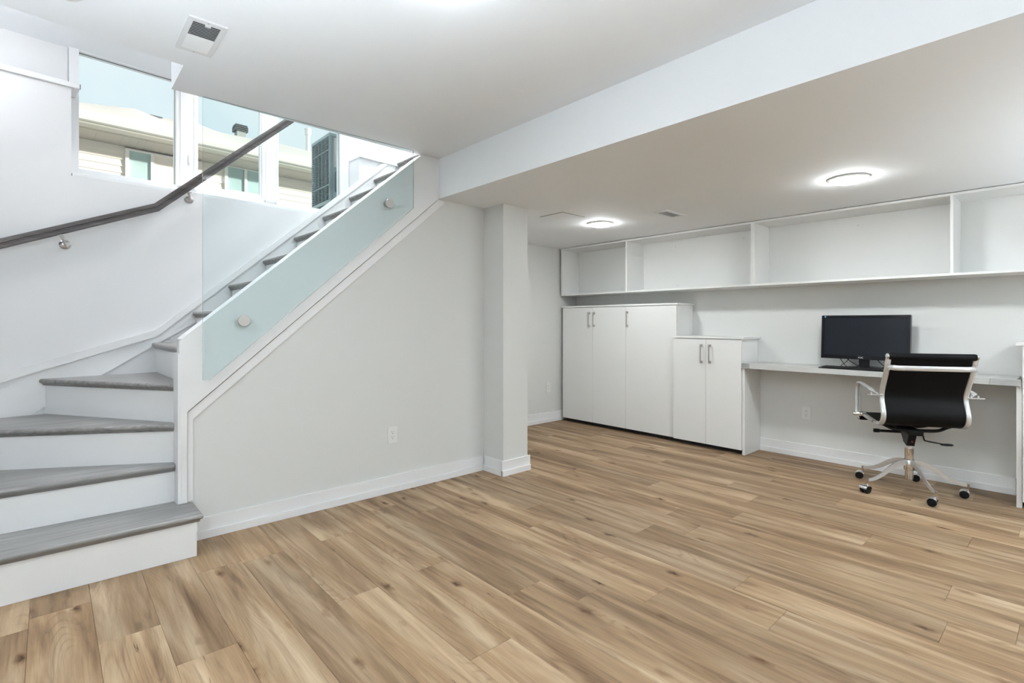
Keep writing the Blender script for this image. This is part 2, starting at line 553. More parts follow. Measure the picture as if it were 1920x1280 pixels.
# skirt boards on the knee wall: outer board, stepped band, end board
def ln(x, x0, z0, x1, z1):
    return z0+(z1-z0)*(x-x0)/(x1-x0)
def topz(x): return ln(x, .523, 1.099, 2.057, 2.444)
def midz(x): return ln(x, .558, .716, 2.194, 2.141)
def lowz(x): return ln(x, .563, .648, 2.272, 2.132)
t3 = prism([(.523, .2225), (.558, .2225), (.558, midz(.558)), (2.192, 2.139), (2.192, 2.4385), (2.050, 2.4385), (.523, topz(.523))], 3.257, 3.286, 'y')
struct(obj('trim_3', t3, 'trim'), 'white board along the slope of the knee wall', 'trim')
t4 = prism([(.588, .2225), (.588, lowz(.588)), (2.255, lowz(2.255)), (2.21, 2.1355), (2.19, 2.128), (.562, midz(.562)-.011), (.562, .2225)], 3.274, 3.286, 'y')
struct(obj('trim_4', t4, 'trim'), 'stepped white band below the sloping board', 'trim')
struct(obj('trim_5', B(.514, .5305, 3.254, 3.386, .2225, 1.035, None, .002), 'trim'), 'white end board of the knee wall', 'trim')
# cap on the knee wall
def cap_poly(x0, x1, t):
    return [(x0, topz(x0)-.004), (x1, topz(x1)-.004), (x1, topz(x1)+t), (x0, topz(x0)+t)]
struct(obj('trim_6', prism(cap_poly(.531, 2.048, .006), 3.259, 3.386, 'y'), 'trim'), 'thin white cap along the sloping knee wall', 'trim')
# wall stringer on the window wall with a moulding on top
def cap1(s): return ln(s, -.216, .901, .550, 1.152)
def cap2(s): return ln(s, .550, 1.152, 2.428, 2.772)
pts = [(-.62, .3), (2.52, 2.3), (2.52, 2.80), (2.40, 2.735), (.550, 1.140), (-.62, cap1(-.62)-.012)]
bm = prism(pts, -.014, .002, 'y')
bm.transform(WM)
t7 = struct(obj('trim_7', bm, 'trim'), 'white stringer board on the window wall beside the treads', 'stringer')
bm = prism([(-.62, cap1(-.62)-.055), (.556, 1.152-.048), (2.39, cap2(2.39)-.052), (2.42, cap2(2.39)-.02), (2.36, cap2(2.36)), (.550, 1.152), (-.62, cap1(-.62))], -.026, -.013, 'y')
bm.transform(WM)
obj('moulding', bm, 'trim', t7)

# baseboards: board with a thicker shoe at its foot
def baseboard(name, runs, label):
    """runs: list of (x0,x1,y0,y1,axis, sign) wall face boxes"""
    root = None
    for i, (a, b, d, axis, sgn) in enumerate(runs):
        bm = bmesh.new()
        bs = bmesh.new()
        for bmx, th, h in ((bm, .011, .118), (bs, .021, .045)):
            lo, hi = sorted((d, d+sgn*th))
            if axis == 'x':
                box(bmx, a, b, lo, hi, 0.0005, h, None, .0015)
            else:
                box(bmx, lo, hi, a, b, 0.0005, h, None, .0015)
        if root is None:
            root = struct(obj(name, bm, 'trim'), label, 'baseboard')
        else:
            obj('board', bm, 'trim', root)
        obj('shoe_moulding', bs, 'trim', root)
    return root
baseboard('baseboard_stair', [(.600, 2.634, 3.285, 'x', -1)], 'white baseboard along the knee wall')
baseboard('baseboard_column', [(2.624, 2.928, 3.04, 'x', -1), (3.04, 3.264, 2.645, 'y', -1), (3.041, 3.30, 2.907, 'y', 1)], 'white baseboard around the square column')
baseboard('baseboard_office', [(2.93, 4.76, 4.335, 'x', -1)], 'white baseboard left of the tall cabinet')
baseboard('baseboard_back', [(.312, 2.045, 5.012, 'y', -1)], 'white baseboard under the desk')

# ================================================================== WINDOW
win = struct(obj('window_1', B(.112, .163, .17, .262, 2.137, 3.06, WM, .003), 'vinyl'), 'white three-part stairwell window', 'window')
for s0, s1 in ((.723, .862), (1.342, 1.478), (2.048, 2.134)):
    m_ = obj('mullion', B(s0, s1, .185, .262, 2.20, 3.06, WM, .003), 'vinyl', win)
    obj('bead', B(s0+.028, s0+.034, .180, .186, 2.21, 3.05, WM), 'vinyl', m_)
    obj('bead', B(s1-.020, s1-.014, .180, .186, 2.21, 3.05, WM), 'vinyl', m_)
obj('sill', B(.110, 2.135, .002, .262, 2.1365, 2.158, WM, .003), 'vinyl', win)
obj('bottom_rail', B(.163, 2.134, .185, .262, 2.155, 2.232, WM, .003), 'vinyl', win)
obj('head', B(.112, 2.134, .185, .262, 3.016, 3.075, WM, .003), 'vinyl', win)
for i, (s0, s1, z0) in enumerate(((.163, .723, 2.232), (.862, 1.342, 2.232), (1.478, 2.048, 2.228))):
    p = obj('pane', B(s0-.004, s1+.004, .222, .228, z0-.004, 3.02, WM), 'pane', win)
    g = bmesh.new()
    for a, b_, c, d in ((s0, s0+.002, z0, 3.016), (s1-.0015, s1, z0, 3.016), (s0, s1, z0, z0+.0015), (s0, s1, 3.013, 3.016)):
        box(g, a, b_, .214, .221, c, d, WM)
    obj('gasket', g, 'gasket', p)
sash = bmesh.new()
for a, b_, c, d in ((.862, .872, 2.232, 3.016), (1.330, 1.342, 2.232, 3.016), (.872, 1.330, 2.232, 2.262)):
    box(sash, a, b_, .196, .222, c, d, WM)
obj('sash', sash, 'vinyl', win)
lk = obj('latch', B(.805, .815, .172, .186, 2.40, 2.47, WM, .003), 'vinyl', win)

# ================================================================== STAIRCASE
stair = tag(empty('staircase', (0, 3.05, 0)), 'winding staircase with grey-stained treads and white risers', 'staircase')
def child_of_stair(o):
    o.matrix_parent_inverse = Matrix.Translation((0, -3.05, 0))
    return o
TZ = {1: .2185, 2: .4265, 3: .641, 4: .857, 5: 1.0625, 6: 1.279, 7: 1.4885, 8: 1.700, 9: 1.914, 10: 2.125, 11: 2.337, 12: 2.553, 13: 2.7625}
TT = 0.027
def wy(x):
    """window wall stringer face y at x"""
    return 4.29+math.tan(WA)*x-.016
def make_tread(k, poly, front, mould=True):
    """poly: top-view outline (ccw), front: indices of front-edge start vertices"""
    z = TZ[k]
    bm = bmesh.new()
    lo = [bm.verts.new((x, y, z-TT)) for x, y in poly]
    hi = [bm.verts.new((x, y, z)) for x, y in poly]
    n = len(poly)
    bm.faces.new(lo[::-1])
    bm.faces.new(hi)
    es = []
    for i in range(n):
        f = bm.faces.new((lo[i], lo[(i+1) % n], hi[(i+1) % n], hi[i]))
        if i in front:
            for e in f.edges:
                vs = set(e.verts)
                if vs == {lo[i], lo[(i+1) % n]} or vs == {hi[i], hi[(i+1) % n]}:
                    es.append(e)
    bmesh.ops.bevel(bm, geom=es, offset=TT*0.46, segments=4, affect='EDGES', profile=0.5)
    t = child_of_stair(obj('tread', bm, 'tread', stair, smooth=True))
    if mould:
        bm = bmesh.new()
        for i in front:
            a, b = Vector((*poly[i], 0)), Vector((*poly[(i+1) % n], 0))
            d = (b-a).normalized()
            nrm = Vector((-d.y, d.x, 0))
            q = [a+nrm*.010, b+nrm*.010, b+nrm*.026, a+nrm*.026]
            if i == front[0] and len(front) > 1:
                q = [a+nrm*.010, b+nrm*.010-d*.012, b+nrm*.026-d*.024, a+nrm*.026]
            elif len(front) > 1:
                q = [a+nrm*.010+d*.012, b+nrm*.010, b+nrm*.026, a+nrm*.026+d*.024]
            vs0 = [bm.verts.new((p.x, p.y, z-TT)) for p in q]
            q2 = [q[0]+nrm*.010, q[1]+nrm*.010, q[2], q[3]]
            vs1 = [bm.verts.new((p.x, p.y, z-TT-.014)) for p in q2]
            bm.faces.new(vs0[::-1])
            bm.faces.new(vs1)
            for j in range(4):
                bm.faces.new((vs0[j], vs0[(j+1) % 4], vs1[(j+1) % 4], vs1[j]))
        m_ = obj('nosing_moulding', bm, 'tread', t)
    return t
def make_riser(a, b, z0, z1, th=.016):
    a, b = Vector((*a, 0)), Vector((*b, 0))
    d = (b-a).normalized()
    nrm = Vector((-d.y, d.x, 0))
    q = [a+nrm*.026, b+nrm*.026, b+nrm*(.026+th), a+nrm*(.026+th)]
    return child_of_stair(obj('riser', prism([(p.x, p.y) for p in q], z0, z1), 'trim', stair))
XL = -.619
tip = {2: (.513, 3.318), 3: (.513, 3.352), 4: (.513, 3.388)}
lft = {1: (XL, 3.040), 2: (XL, 3.350), 3: (XL, 4.030)}
# first tread turns round the end of the knee wall
make_tread(1, [(XL, 3.040), (.590, 3.026), (.590, 3.261), (.513, 3.261), (.513, 3.372), (XL, 3.40)], [0, 1])
make_riser((XL, 3.040), (.565, 3.0263), .001, TZ[1]-TT)
child_of_stair(obj('riser_return', B(.540, .556, 3.069, 3.262, .001, TZ[1]-TT), 'trim', stair))
make_tread(2, [lft[2], tip[2], (.513, 3.395), (XL, 4.075)], [0])
make_riser(lft[2], tip[2], TZ[1], TZ[2]-TT)
make_tread(3, [lft[3], tip[3], (.513, 3.43), (.0, wy(0)), (XL, wy(XL))], [0])
make_riser(lft[3], tip[3], TZ[2], TZ[3]-TT)
n4 = (-.046, wy(-.046))
make_tread(4, [n4, tip[4], (.575, 3.388), (.565, wy(.565))], [0])
make_riser(n4, tip[4], TZ[3], TZ[4]-TT)
for k in range(5, 14):
    s = {5: .53, 6: .777, 7: 1.018, 8: 1.269, 9: 1.521, 10: 1.771, 11: 2.021, 12: 2.276, 13: 2.530}[k]
    p = wpt(s, -.016, 0)
    q = (p.x+.018, 3.388)
    back = .282 if k < 13 else .5
    make_tread(k, [(p.x, p.y), q, (q[0]+back, q[1]), (p.x+back, wy(p.x+back))], [0])
    make_riser((p.x, p.y), q, TZ[k-1], TZ[k]-TT)
# landing floor beyond the last tread
struct(obj('floor_upstairs', prism([(3.03, 3.388), (5.1, 3.388), (5.1, 4.66), (3.03, 4.5)], 2.74, 2.7625), 'tread'), 'grey landing floor at the top of the stairs', 'floor')

# ================================================================== HANDRAIL
hr = tag(empty('handrail', tuple(wpt(.5, 0, 1.7))), 'dark stained wooden handrail on the stairwell wall', 'handrail')
HI = hr.matrix_basis.inverted()
def on_rail(o):
    o.matrix_parent_inverse = Matrix.Translation(-hr.location)
    return o
RO = -.068
def rz1(s): return ln(s, -.218, 1.660, .545, 1.996)
def rz2(s): return ln(s, .545, 1.996, 1.450, 2.846)
path = [wpt(-.56, RO, rz1(-.56)), wpt(.545, RO, 1.996), wpt(1.85, RO, rz2(1.85))]
prof = [(-.022, .016), (-.012, .026), (.012, .026), (.022, .016), (.022, .002), (.017, -.002), (.017, -.008), (.022, -.012), (.022, -.026), (.012, -.030), (-.012, -.030), (-.022, -.026), (-.022, -.012), (-.017, -.008), (-.017, -.002), (-.022, .002)]
on_rail(obj('rail', sweep(path, prof), 'rail', hr))
def bracket(s, zd):
    b = on_rail(obj('bracket', lathe([(.008, -.002), (.030, -.002), (.030, -.006), (.022, -.012), (.012, -.016)], 'y', 20), 'nickel', hr, smooth=True, loc=tuple(wpt(s, 0, zd)), rot=(0, 0, WA)))
    ztop = (rz1(s-.03) if s < .545 else rz2(s-.03))-.030
    arm = tube(smooth_path([(0, -.008, 0), (-.004, -.045, -.002), (-.018, -.062, .030), (-.030, -.066, ztop-zd)], 5), .0075, 8)
    obj('arm', arm, 'nickel', b, smooth=True)
    obj('saddle', B(-.058, -.002, -.082, -.054, ztop-zd-.006, ztop-zd-.001, None, .001), 'nickel', b)
bracket(.075, 1.693)
bracket(.758, 2.098)

# ================================================================== GLASS GUARD
gg = tag(empty('glass_guard', (1.27, 3.20, 1.2)), 'clear glass guard panel pinned to the sloping knee wall', 'glass panel')
GP = [(x*1.0085, 1.2+(z-1.2)*1.0085) for x, z in ((.620, .887), (.653, .885), (1.933, 2.019))]+[(1.949, 2.4385), (.6253, 2.4385)]
o = obj('glass_sheet', prism(GP, 3.222, 3.232, 'y'), ['guard', 'guard_edge'], gg)
o.matrix_parent_inverse = Matrix.Translation((-1.27, -3.20, -1.2))
for p in o.data.polygons:
    if abs(p.normal.y) < .5:
        p.material_index = 1
for x, z in ((.829, 1.212), (1.752, 2.027)):
    s_ = obj('standoff', lathe([(.022, 3.2575), (.022, 3.2325), (.022, 3.2215), (.031, 3.2215), (.0325, 3.219), (.0325, 3.210), (.030, 3.2065), (.001, 3.2065)], 'y', 28, None, (x, 0, z)), 'nickel', gg, smooth=True)
    s_.matrix_parent_inverse = Matrix.Translation((-1.27, -3.20, -1.2))

# ================================================================== CEILING FITTINGS
def disc_light(x, y, z, matname, label, group=None, r=.098):
    e = tag(empty('ceiling_light', (x, y, z)), label, 'ceiling light', group)
    obj('trim_ring', lathe([(r*.8, -.001), (r+.018, -.001), (r+.018, -.005), (r+.004, -.012), (r-.004, -.012), (r-.006, -.006), (r*.8, -.006)], 'z', 40), 'white_plastic', e, smooth=True)
    obj('diffuser', lathe([(r-.006, -.004), (r-.006, -.014), (r-.014, -.024), (r*.6, -.030), (.002, -.032)], 'z', 40), matname, e, smooth=True)
    return e
disc_light(3.79, 2.985, zoff(3.79), 'lamp_office', 'glowing round ceiling light near the column')
disc_light(3.785, 1.000, zoff(3.785), 'lamp_office', 'glowing round ceiling light in front of the desk')
disc_light(3.785, -1.000, zoff(3.785), 'lamp_office', 'added round ceiling light out of frame to the right of the desk')  # extra light added beyond the frame for the office
disc_light(1.045, 1.50, ZC, 'lamp_main', 'round light on the main ceiling just above the frame', 'main ceiling lights')
disc_light(1.10, -.90, ZC, 'lamp_main', 'added round light on the main ceiling behind the viewpoint', 'main ceiling lights')  # this and the next two are added, unseen, to light the room
disc_light(-.75, 1.58, ZC, 'lamp_main', 'added round light on the main ceiling left of the viewpoint', 'main ceiling lights')
disc_light(-.75, -.90, ZC, 'lamp_main', 'added round light on the main ceiling in the far rear corner', 'main ceiling lights')
sc = tag(empty('added_sconce', (-.619, 3.72, 2.80)), 'added frosted globe fill light at the left end of the stairwell', 'wall light')  # added out of view to brighten the bulkhead and upper stairwell wall
obj('wall_plate', lathe([(.05, 0), (.055, .004), (.05, .012), (.01, .014)], 'x', 24), 'nickel', sc, smooth=True)
obj('stem', tube([(.012, 0, 0), (.075, 0, 0)], .010, 10), 'nickel', sc, smooth=True)
obj('globe', lathe([(.004, -.075), (.04, -.064), (.066, -.036), (.075, 0), (.066, .036), (.04, .064), (.004, .075)], 'z', 24, None, (.135, 0, 0)), 'fill_winder', sc, smooth=True)
disc_light(1.55, 3.85, 5.2, 'fill_upstairs', 'added round fill light high above the stairs', None, .14)  # both upstairs lights are added, unseen, to send light down the stairwell
disc_light(3.30, 3.60, 5.2, 'fill_upstairs', 'added round fill light above the upper landing', None, .14)

# added fill: unseen drum uplighters on the floor that brighten the ceilings
for x, y, k_, lab in ((-.90, .50, 'a', 'added drum fill light on the floor left of the viewpoint'), (-.25, -.45, 'b', 'added drum fill light on the floor behind the viewpoint'),
                      (3.70, -1.70, 'c', 'added drum fill light on the office floor out of frame to the right')):
    e = tag(empty('added_uplighter', (x, y, 0)), lab, 'added fill lamp', 'added drum fill lights')
    obj('drum', lathe([(.10, .001), (.115, .004), (.115, .46), (.108, .46), (.108, .339), (.001, .339)], 'z', 32), 'white_plastic', e, smooth=True)
    obj('diffuser', lathe([(.106, .34), (.106, .35), (.05, .357), (.001, .358)], 'z', 32), 'fill_floor_'+k_, e, smooth=True)

sm = tag(empty('smoke_detector', (.045, 2.50, ZC)), 'white round smoke detector at the top left edge of the ceiling', 'detector')
obj('base', lathe([(.05, -.0005), (.062, -.0005), (.062, -.012), (.05, -.014)], 'z', 32), 'white_plastic', sm, smooth=True)
obj('cover', lathe([(.055, -.012), (.055, -.026), (.042, -.036), (.002, -.038)], 'z', 32), 'white_plastic', sm, smooth=True)

# big register on the main ceiling
vt = tag(empty('ceiling_vent', (.489, 2.561, ZC)), 'white louvred air register on the main ceiling above the stairs', 'vent')
X, Y = .070, .158
xi, yi = .051, .132
bm = bmesh.new()
for a, b_, c, d in ((-X, -xi, -Y, Y), (xi, X, -Y, Y), (-xi, xi, -Y, -yi), (-xi, xi, yi, Y)):
    box(bm, a, b_, c, d, -.007, -.0005)
obj('frame', bm, 'vent_white', vt)
obj('duct', B(-xi, xi, -yi, yi, -.0012, -.0006), 'slot', vt)
NS = 20
for i in range(NS):
    y = -yi+(i+.5)*2*yi/NS
    ang = math.radians(28 if i < NS/2 else -35)
    sl = B(-xi, xi, -.0052, .0052, -.0006, .0006)
    obj('slat', sl, 'vent_white', vt, loc=(0, y, -.0052), rot=(ang, 0, 0))
obj('lever', B(-.008, .012, -yi-.002, -yi+.012, -.012, -.004, None, .001), 'white_plastic', vt)
for sy in (-1, 1):
    obj('screw', lathe([(.0035, -.007), (.0035, -.0082), (.001, -.0085)], 'z', 10), 'nickel', vt, loc=(0, sy*.146, 0))
# small register and access panel on the office ceiling
z = zoff(3.89)
v2 = tag(empty('ceiling_vent', (3.890, 2.335, z)), 'small flush air register on the lowered office ceiling', 'vent')
bm = bmesh.new()
for a, b_, c, d in ((-.155, -.120, -.070, .070), (.120, .155, -.070, .070), (-.120, .120, -.070, -.045), (-.120, .120, .045, .070)):
    box(bm, a, b_, c, d, -.006, .004)
obj('frame', bm, 'vent_white', v2)
obj('duct', B(-.12, .12, -.045, .045, -.002, .003), 'vent_stack', v2)
for i in range(12):
    y = -.045+(i+.5)*.09/12
    obj('slat', B(-.12, .12, -.0036, .0036, -.0005, .0005), 'vent_white', v2, loc=(0, y, -.0045), rot=(math.radians(18), 0, 0))
for sx in (-1, 1):
    obj('screw', lathe([(.004, -.006), (.004, -.0072), (.001, -.0075)], 'z', 10), 'nickel', v2, loc=(sx*.137, 0, 0))
ap = tag(empty('access_panel', (3.335, 3.045, zoff(3.335))), 'flush square access panel in the office ceiling by the column', 'panel')
obj('frame', B(-.146, .146, -.134, .134, -.0030, .004, None, .001), 'vent_stack', ap)
obj('door', B(-.141, .141, -.129, .129, -.0055, -.0025, None, .001), 'ceiling_office', ap)

# ================================================================== OUTLETS
def outlet(loc, rotz, label):
    e = tag(empty('wall_outlet', loc, rotz), label, 'outlet', 'wall outlets')
    obj('cover_plate', B(-.037, .037, -.007, .0005, -.060, .060, None, .0035), 'white_plastic', e)
    obj('receptacle', B(-.017, .017, -.0085, -.006, -.034, .034, None, .001), 'white_plastic', e)
    for zc in (.018, -.018):
        for dx, h in ((-.0065, .0075), (.0065, .006)):
            obj('slot', B(dx-.0013, dx+.0013, -.0092, -.0084, zc-h/2+.004, zc+h/2+.004), 'slot', e)
        obj('ground_hole', lathe([(.0027, -.0084), (.0027, -.0092), (.0005, -.0092)], 'y', 10, None, (0, 0, zc-.008)), 'slot', e)
    return e
outlet((1.812, 3.285, .405), 0, 'white wall outlet low on the sloping knee wall')
outlet((5.012, 1.647, .396), -PI/2, 'white wall outlet under the desk')
outlet((4.49, 4.335, .42), 0, 'white wall outlet left of the tall cabinet')

# ================================================================== CABINETS
def pull(parent, x, y, z0, z1):
    bm = B(x-.034, x-.026, y-.005, y+.005, z0, z1, None, .0015)
    p = obj('handle', bm, 'nickel', parent)
    for zz in (z0+.012, z1-.012):
        obj('handle_post', B(x-.027, x, y-.007, y+.007, zz-.011, zz+.011, None, .0015), 'nickel', p)
    return p
def cabinet(name, y0, y1, xf, zt, doors, handles, label, toe_x, top_l, top_r, hz, lip=False):
    e = empty(name, ((xf+5.01)/2, (y0+y1)/2, 0))
    tag(e, label, 'cabinet')
    inv = Matrix.Translation(-Vector(e.location))
    def P(o):
        o.matrix_parent_inverse = inv
        return o
    P(obj('body', B(xf+.020, 5.010, y0, y1, .050, zt, None, .001), 'melamine', e))
    P(obj('toe_kick', B(toe_x, 5.0, y0+.01, y1-.01, .001, .052), 'toe', e))
    if lip:
        P(obj('top_board', prism([(5.0105, y0-top_r), (5.0105, y1), (xf+.024, y1), (xf+.024, y1+top_l), (xf-.008, y1+top_l), (xf-.008, y0-top_r)], zt, zt+.019), 'melamine', e))
    else:
        P(obj('top_board', B(xf-.008, 5.0105, y0-top_r, y1+top_l, zt, zt+.019, None, .002), 'melamine', e))
    for (a, b), hy in zip(doors, handles):
        d = P(obj('door', B(xf, xf+.0185, a+.0012, b-.0012, .044, zt-.006, None, .0012), 'melamine', e))
        if hy is not None:
            pull(d, xf, hy, *hz)
    return e
cabinet('tall_cabinet', 2.735, 4.275, 4.688, 1.383, [(3.808, 4.275), (3.349, 3.808), (2.735, 3.349)], [3.850, 3.782, 3.322],
        'tall white three-door cabinet in the corner', 4.745, .012, .016, (1.155, 1.325))
cabinet('low_cabinet', 2.072, 2.733, 4.662, 1.052, [(2.410, 2.756), (2.072, 2.410)], [2.452, 2.367],
        'low white two-door cabinet between tall cabinet and desk', 4.73, .018, .028, (.815, .995), True)
cabinet('low_cabinet', -.42, .262, 4.662, 1.052, [(-.075, .262), (-.42, -.075)], [-.035, -.115],
        'white cabinet at the right edge beyond the desk', 4.73, .030, .01, (.815, .995))

# ================================================================== WALL SHELF
sh = tag(empty('wall_shelf', (4.84, 1.6, 1.53)), 'long white open wall shelf unit under the office ceiling', 'shelf')
SI = Matrix.Translation((-4.84, -1.6, -1.53))
def S(name, bm, m='melamine'):
    o = obj(name, bm, m, sh)
    o.matrix_parent_inverse = SI
    return o
SY0, SY1, SZ0, SZ1, SX = -1.15, 4.297, 1.530, 2.106, 4.678
S('bottom_board', B(SX, 5.010, SY0, SY1, SZ0, SZ0+.018, None, .001))
S('top_board', B(SX, 5.010, SY0, SY1, SZ1-.018, SZ1, None, .001))
S('side_panel', B(SX, 5.010, SY1-.018, SY1, SZ0+.018, SZ1-.018, None, .001))
S('side_panel', B(SX, 5.010, SY0, SY0+.018, SZ0+.018, SZ1-.018, None, .001))
S('back_panel', B(5.000, 5.010, SY0+.018, SY1-.018, SZ0+.018, SZ1-.018), 'shelfback')
for a, b in ((3.327, 3.345), (1.960, 1.977), (1.9775, 1.9945), (.604, .622), (-.76, -.742)):
    S('divider', B(SX, 5.000, a, b, SZ0+.018, SZ1-.018, None, .001))
for y, z in ((3.44, 2.02), (3.41, 1.60), (2.93, 2.02), (2.90, 1.60), (2.20, 2.02), (1.25, 2.01), (-.1, 2.0), (3.62, 1.60)):
    S('screw', lathe([(.005, 5.0005), (.005, 4.998), (.002, 4.9975)], 'x', 10, None, (0, y, z)), 'nickel')

# ================================================================== DESK
dk = tag(empty('desk', (4.84, 1.17, 0)), 'long wall-to-wall desk with a grey laminate top', 'desk')
DI = Matrix.Translation((-4.84, -1.17, 0))
def D(name, bm, m):
    o = obj(name, bm, m, dk)
    o.matrix_parent_inverse = DI
    return o
D('top', prism([(5.0105, .290), (5.0105, 2.045), (4.690, 2.045), (4.650, 2.045), (4.648, 1.995), (4.648, .412), (4.668, .2905)], .790, .832), 'desk')
D('end_cap', prism([(4.690, 2.0455), (4.690, 2.070), (4.6595, 2.070), (4.640, 1.996), (4.6475, 1.996), (4.6495, 2.0455)], .790, .832), 'desk_end')
D('end_cap', prism([(4.690, .290), (4.6675, .2902), (4.6478, .411), (4.640, .411), (4.658, .268), (4.690, .268)], .790, .832), 'desk_end')
D('side_panel', B(4.676, 5.010, 2.0475, 2.0705, .001, .7895, None, .001), 'melamine')
D('side_panel', B(4.676, 5.010, .2635, .290, .001, .7895, None, .001), 'melamine')

# ================================================================== MONITOR
MX, MYc, MW, MH, MZ = 4.835, 1.176, .604, .356, .906
mo = tag(empty('monitor', (MX+.03, MYc, .832), math.radians(0.0)), 'black widescreen computer monitor standing on the desk', 'monitor')
tilt = Matrix.Translation((-.03, 0, MZ-.832)) @ Matrix.Rotation(math.radians(4), 4, 'Y')
def mon(name, bm, m, parent=mo, smooth=False):
    return obj(name, bm, m, parent, smooth)
hw = MW/2
hs = mon('housing', B(.012, .045, -hw, hw, 0, MH, tilt, .004), 'black_plastic')
bz = bmesh.new()
for a, b, c, d in ((-hw, -hw+.022, 0, MH), (hw-.022, hw, 0, MH), (-hw+.022, hw-.022, 0, .030), (-hw+.022, hw-.022, MH-.022, MH)):
    box(bz, 0, .014, a, b, c, d, tilt)
mon('bezel', bz, 'gloss_black')
mon('screen', B(.004, .012, -hw+.0215, hw-.0215, .0295, MH-.0215, tilt), 'screen')
mon('sticker', B(-.0006, .0005, hw-.032, hw-.020, MH-.016, MH-.006, tilt), 'sticker')
mon('neck', B(.020, .045, -.035, .035, -.072, .06, Matrix.Translation((-.03, 0, MZ-.832)), .004), 'black_plastic')
bm = lathe([(.11, .001), (.115, .006), (.112, .012), (.05, .018), (.002, .018)], 'z', 36)
bm.transform(Matrix.Translation((.035, 0, 0)) @ Matrix.Diagonal((.85, 1.15, 1, 1)))
mon('stand_base', bm, 'gloss_black', smooth=True)
# maker's lettering on the lower bezel
fc = bpy.data.curves.new('lettering', 'FONT')
fc.body = 'AOC'
fc.size = .017
fc.extrude = .0004
fc.align_x = 'CENTER'
fo = bpy.data.objects.new('lettering_source', fc)
C.objects.link(fo)
bpy.context.view_layer.update()
lm = bpy.data.meshes.new_from_object(fo.evaluated_get(bpy.context.evaluated_depsgraph_get()))
bpy.data.objects.remove(fo)
lm.transform(tilt @ Matrix.Translation((-.0008, .018, .009)) @ Matrix(((0, 0, -1, 0), (-1, 0, 0, 0), (0, 1, 0, 0), (0, 0, 0, 1))))
lm.materials.clear()
lm.materials.append(M['logo'])
link('lettering', lm, mo)
# loose cables hanging behind the screen
for pts in ([(.05, .20, .10), (.03, .17, .06), (.02, .13, .012), (.05, .08, .004)],
            [(.05, .16, .10), (.03, .10, .05), (.03, .03, .012), (.06, -.02, .004)],
            [(.05, .10, .10), (.03, .13, .05), (.03, .17, .012), (.06, .14, .004)],
            [(.05, -.06, .10), (.03, -.10, .05), (.03, -.15, .012), (.06, -.20, .004)],
            [(.05, -.20, .10), (.03, -.16, .04), (.03, -.11, .010), (.06, -.06, .004)]):
    mon('cable', tube(smooth_path(pts, 6), .0028, 6), 'black_plastic', smooth=True)

# ================================================================== KEYBOARD
kb = tag(empty('keyboard', (4.718, 1.215, .832)), 'slim black keyboard lying below the monitor', 'keyboard')
obj('case', prism([(-.070, .0005), (.070, .0005), (.070, .013), (.062, .015), (-.062, .008), (-.070, .006)], -.225, .225, 'y'), 'black_plastic', kb)
km = B(-.0078, .0078, -.0078, .0078, 0, .0045)
k0 = None
slope = math.atan2(.007, .124)
for r in range(6):
    n = 22 if r else 18
    for c in range(n):
        if (r == 5 and 5 < c < 12):
            continue
        xx = .050-.0195*r
        yy = -.208+(c+.5)*.416/n
        zz = .0075+(xx+.062)*math.tan(slope)
        if k0 is None:
            k0 = obj('key', km, 'key', kb, loc=(xx, yy, zz), rot=(0, -slope, 0))
        else:
            o = link('key', k0.data, kb)
            o.location = (xx, yy, zz)
            o.rotation_euler = (0, -slope, 0)
obj('space_bar', B(-.0078, .0078, -.058, .058, 0, .0045), 'key', kb, loc=(-.0475, -.035, .0085), rot=(0, -slope, 0))

# ================================================================== OFFICE CHAIR
ch = tag(empty('office_chair', (4.56, .83, 0), math.radians(30)), 'black sling office chair with chrome frame and casters at the desk', 'office chair')
def CH(name, bm, m, smooth=True, parent=ch):
    return obj(name, bm, m, parent, smooth)
HWD = .236
rail2d = [(-.338, .972), (-.318, .915), (-.285, .845), (-.245, .775), (-.220, .720), (-.220, .672), (-.240, .622), (-.252, .578), (-.240, .536), (-.200, .508),
          (-.130, .498), (-.02, .500), (.10, .508), (.18, .514), (.225, .505), (.245, .478)]
rp = smooth_path([(x, 0, z) for x, z in rail2d], 4)
for s in (-1, 1):
    prof = [(.0155*math.copysign(abs(math.cos(a))**.7, math.cos(a)), .0125*math.copysign(abs(math.sin(a))**.7, math.sin(a))) for a in [2*PI*i/14 for i in range(14)]]
    CH('side_rail', sweep([(p.x, s*HWD, p.z) for p in rp], prof, (1, 0, .01)), 'alu')
# the black sling: back and seat, one strip following the rails just inside them
def sling(pts, half, th):
    bm = bmesh.new()
    rows = []
    n = len(pts)
    for i, p in enumerate(pts):
        t = (pts[min(i+1, n-1)]-pts[max(i-1, 0)]).normalized()
        nr = Vector((t.z, 0, -t.x))
        rows.append([[bm.verts.new((p.x+nr.x*d+.004*0, y, p.z+nr.z*d)) for y in (-half, -half*.5, 0, half*.5, half)] for d in (-th/2, th/2)])
    for a, b in zip(rows, rows[1:]):
        for j in range(4):
            bm.faces.new((a[0][j], a[0][j+1], b[0][j+1], b[0][j]))
            bm.faces.new((a[1][j], b[1][j], b[1][j+1], a[1][j+1]))
        bm.faces.new((a[0][0], b[0][0], b[1][0], a[1][0]))
        bm.faces.new((a[0][4], a[1][4], b[1][4], b[0][4]))
    for r in (rows[0], rows[-1]):
        for j in range(4):
            bm.faces.new((r[0][j], r[0][j+1], r[1][j+1], r[1][j]))
    return bm
split = 36
CH('backrest', sling(rp[:split+1], HWD-.017, .014), 'black_fabric')
CH('seat', sling(rp[split:], HWD-.017, .016), 'black_fabric')
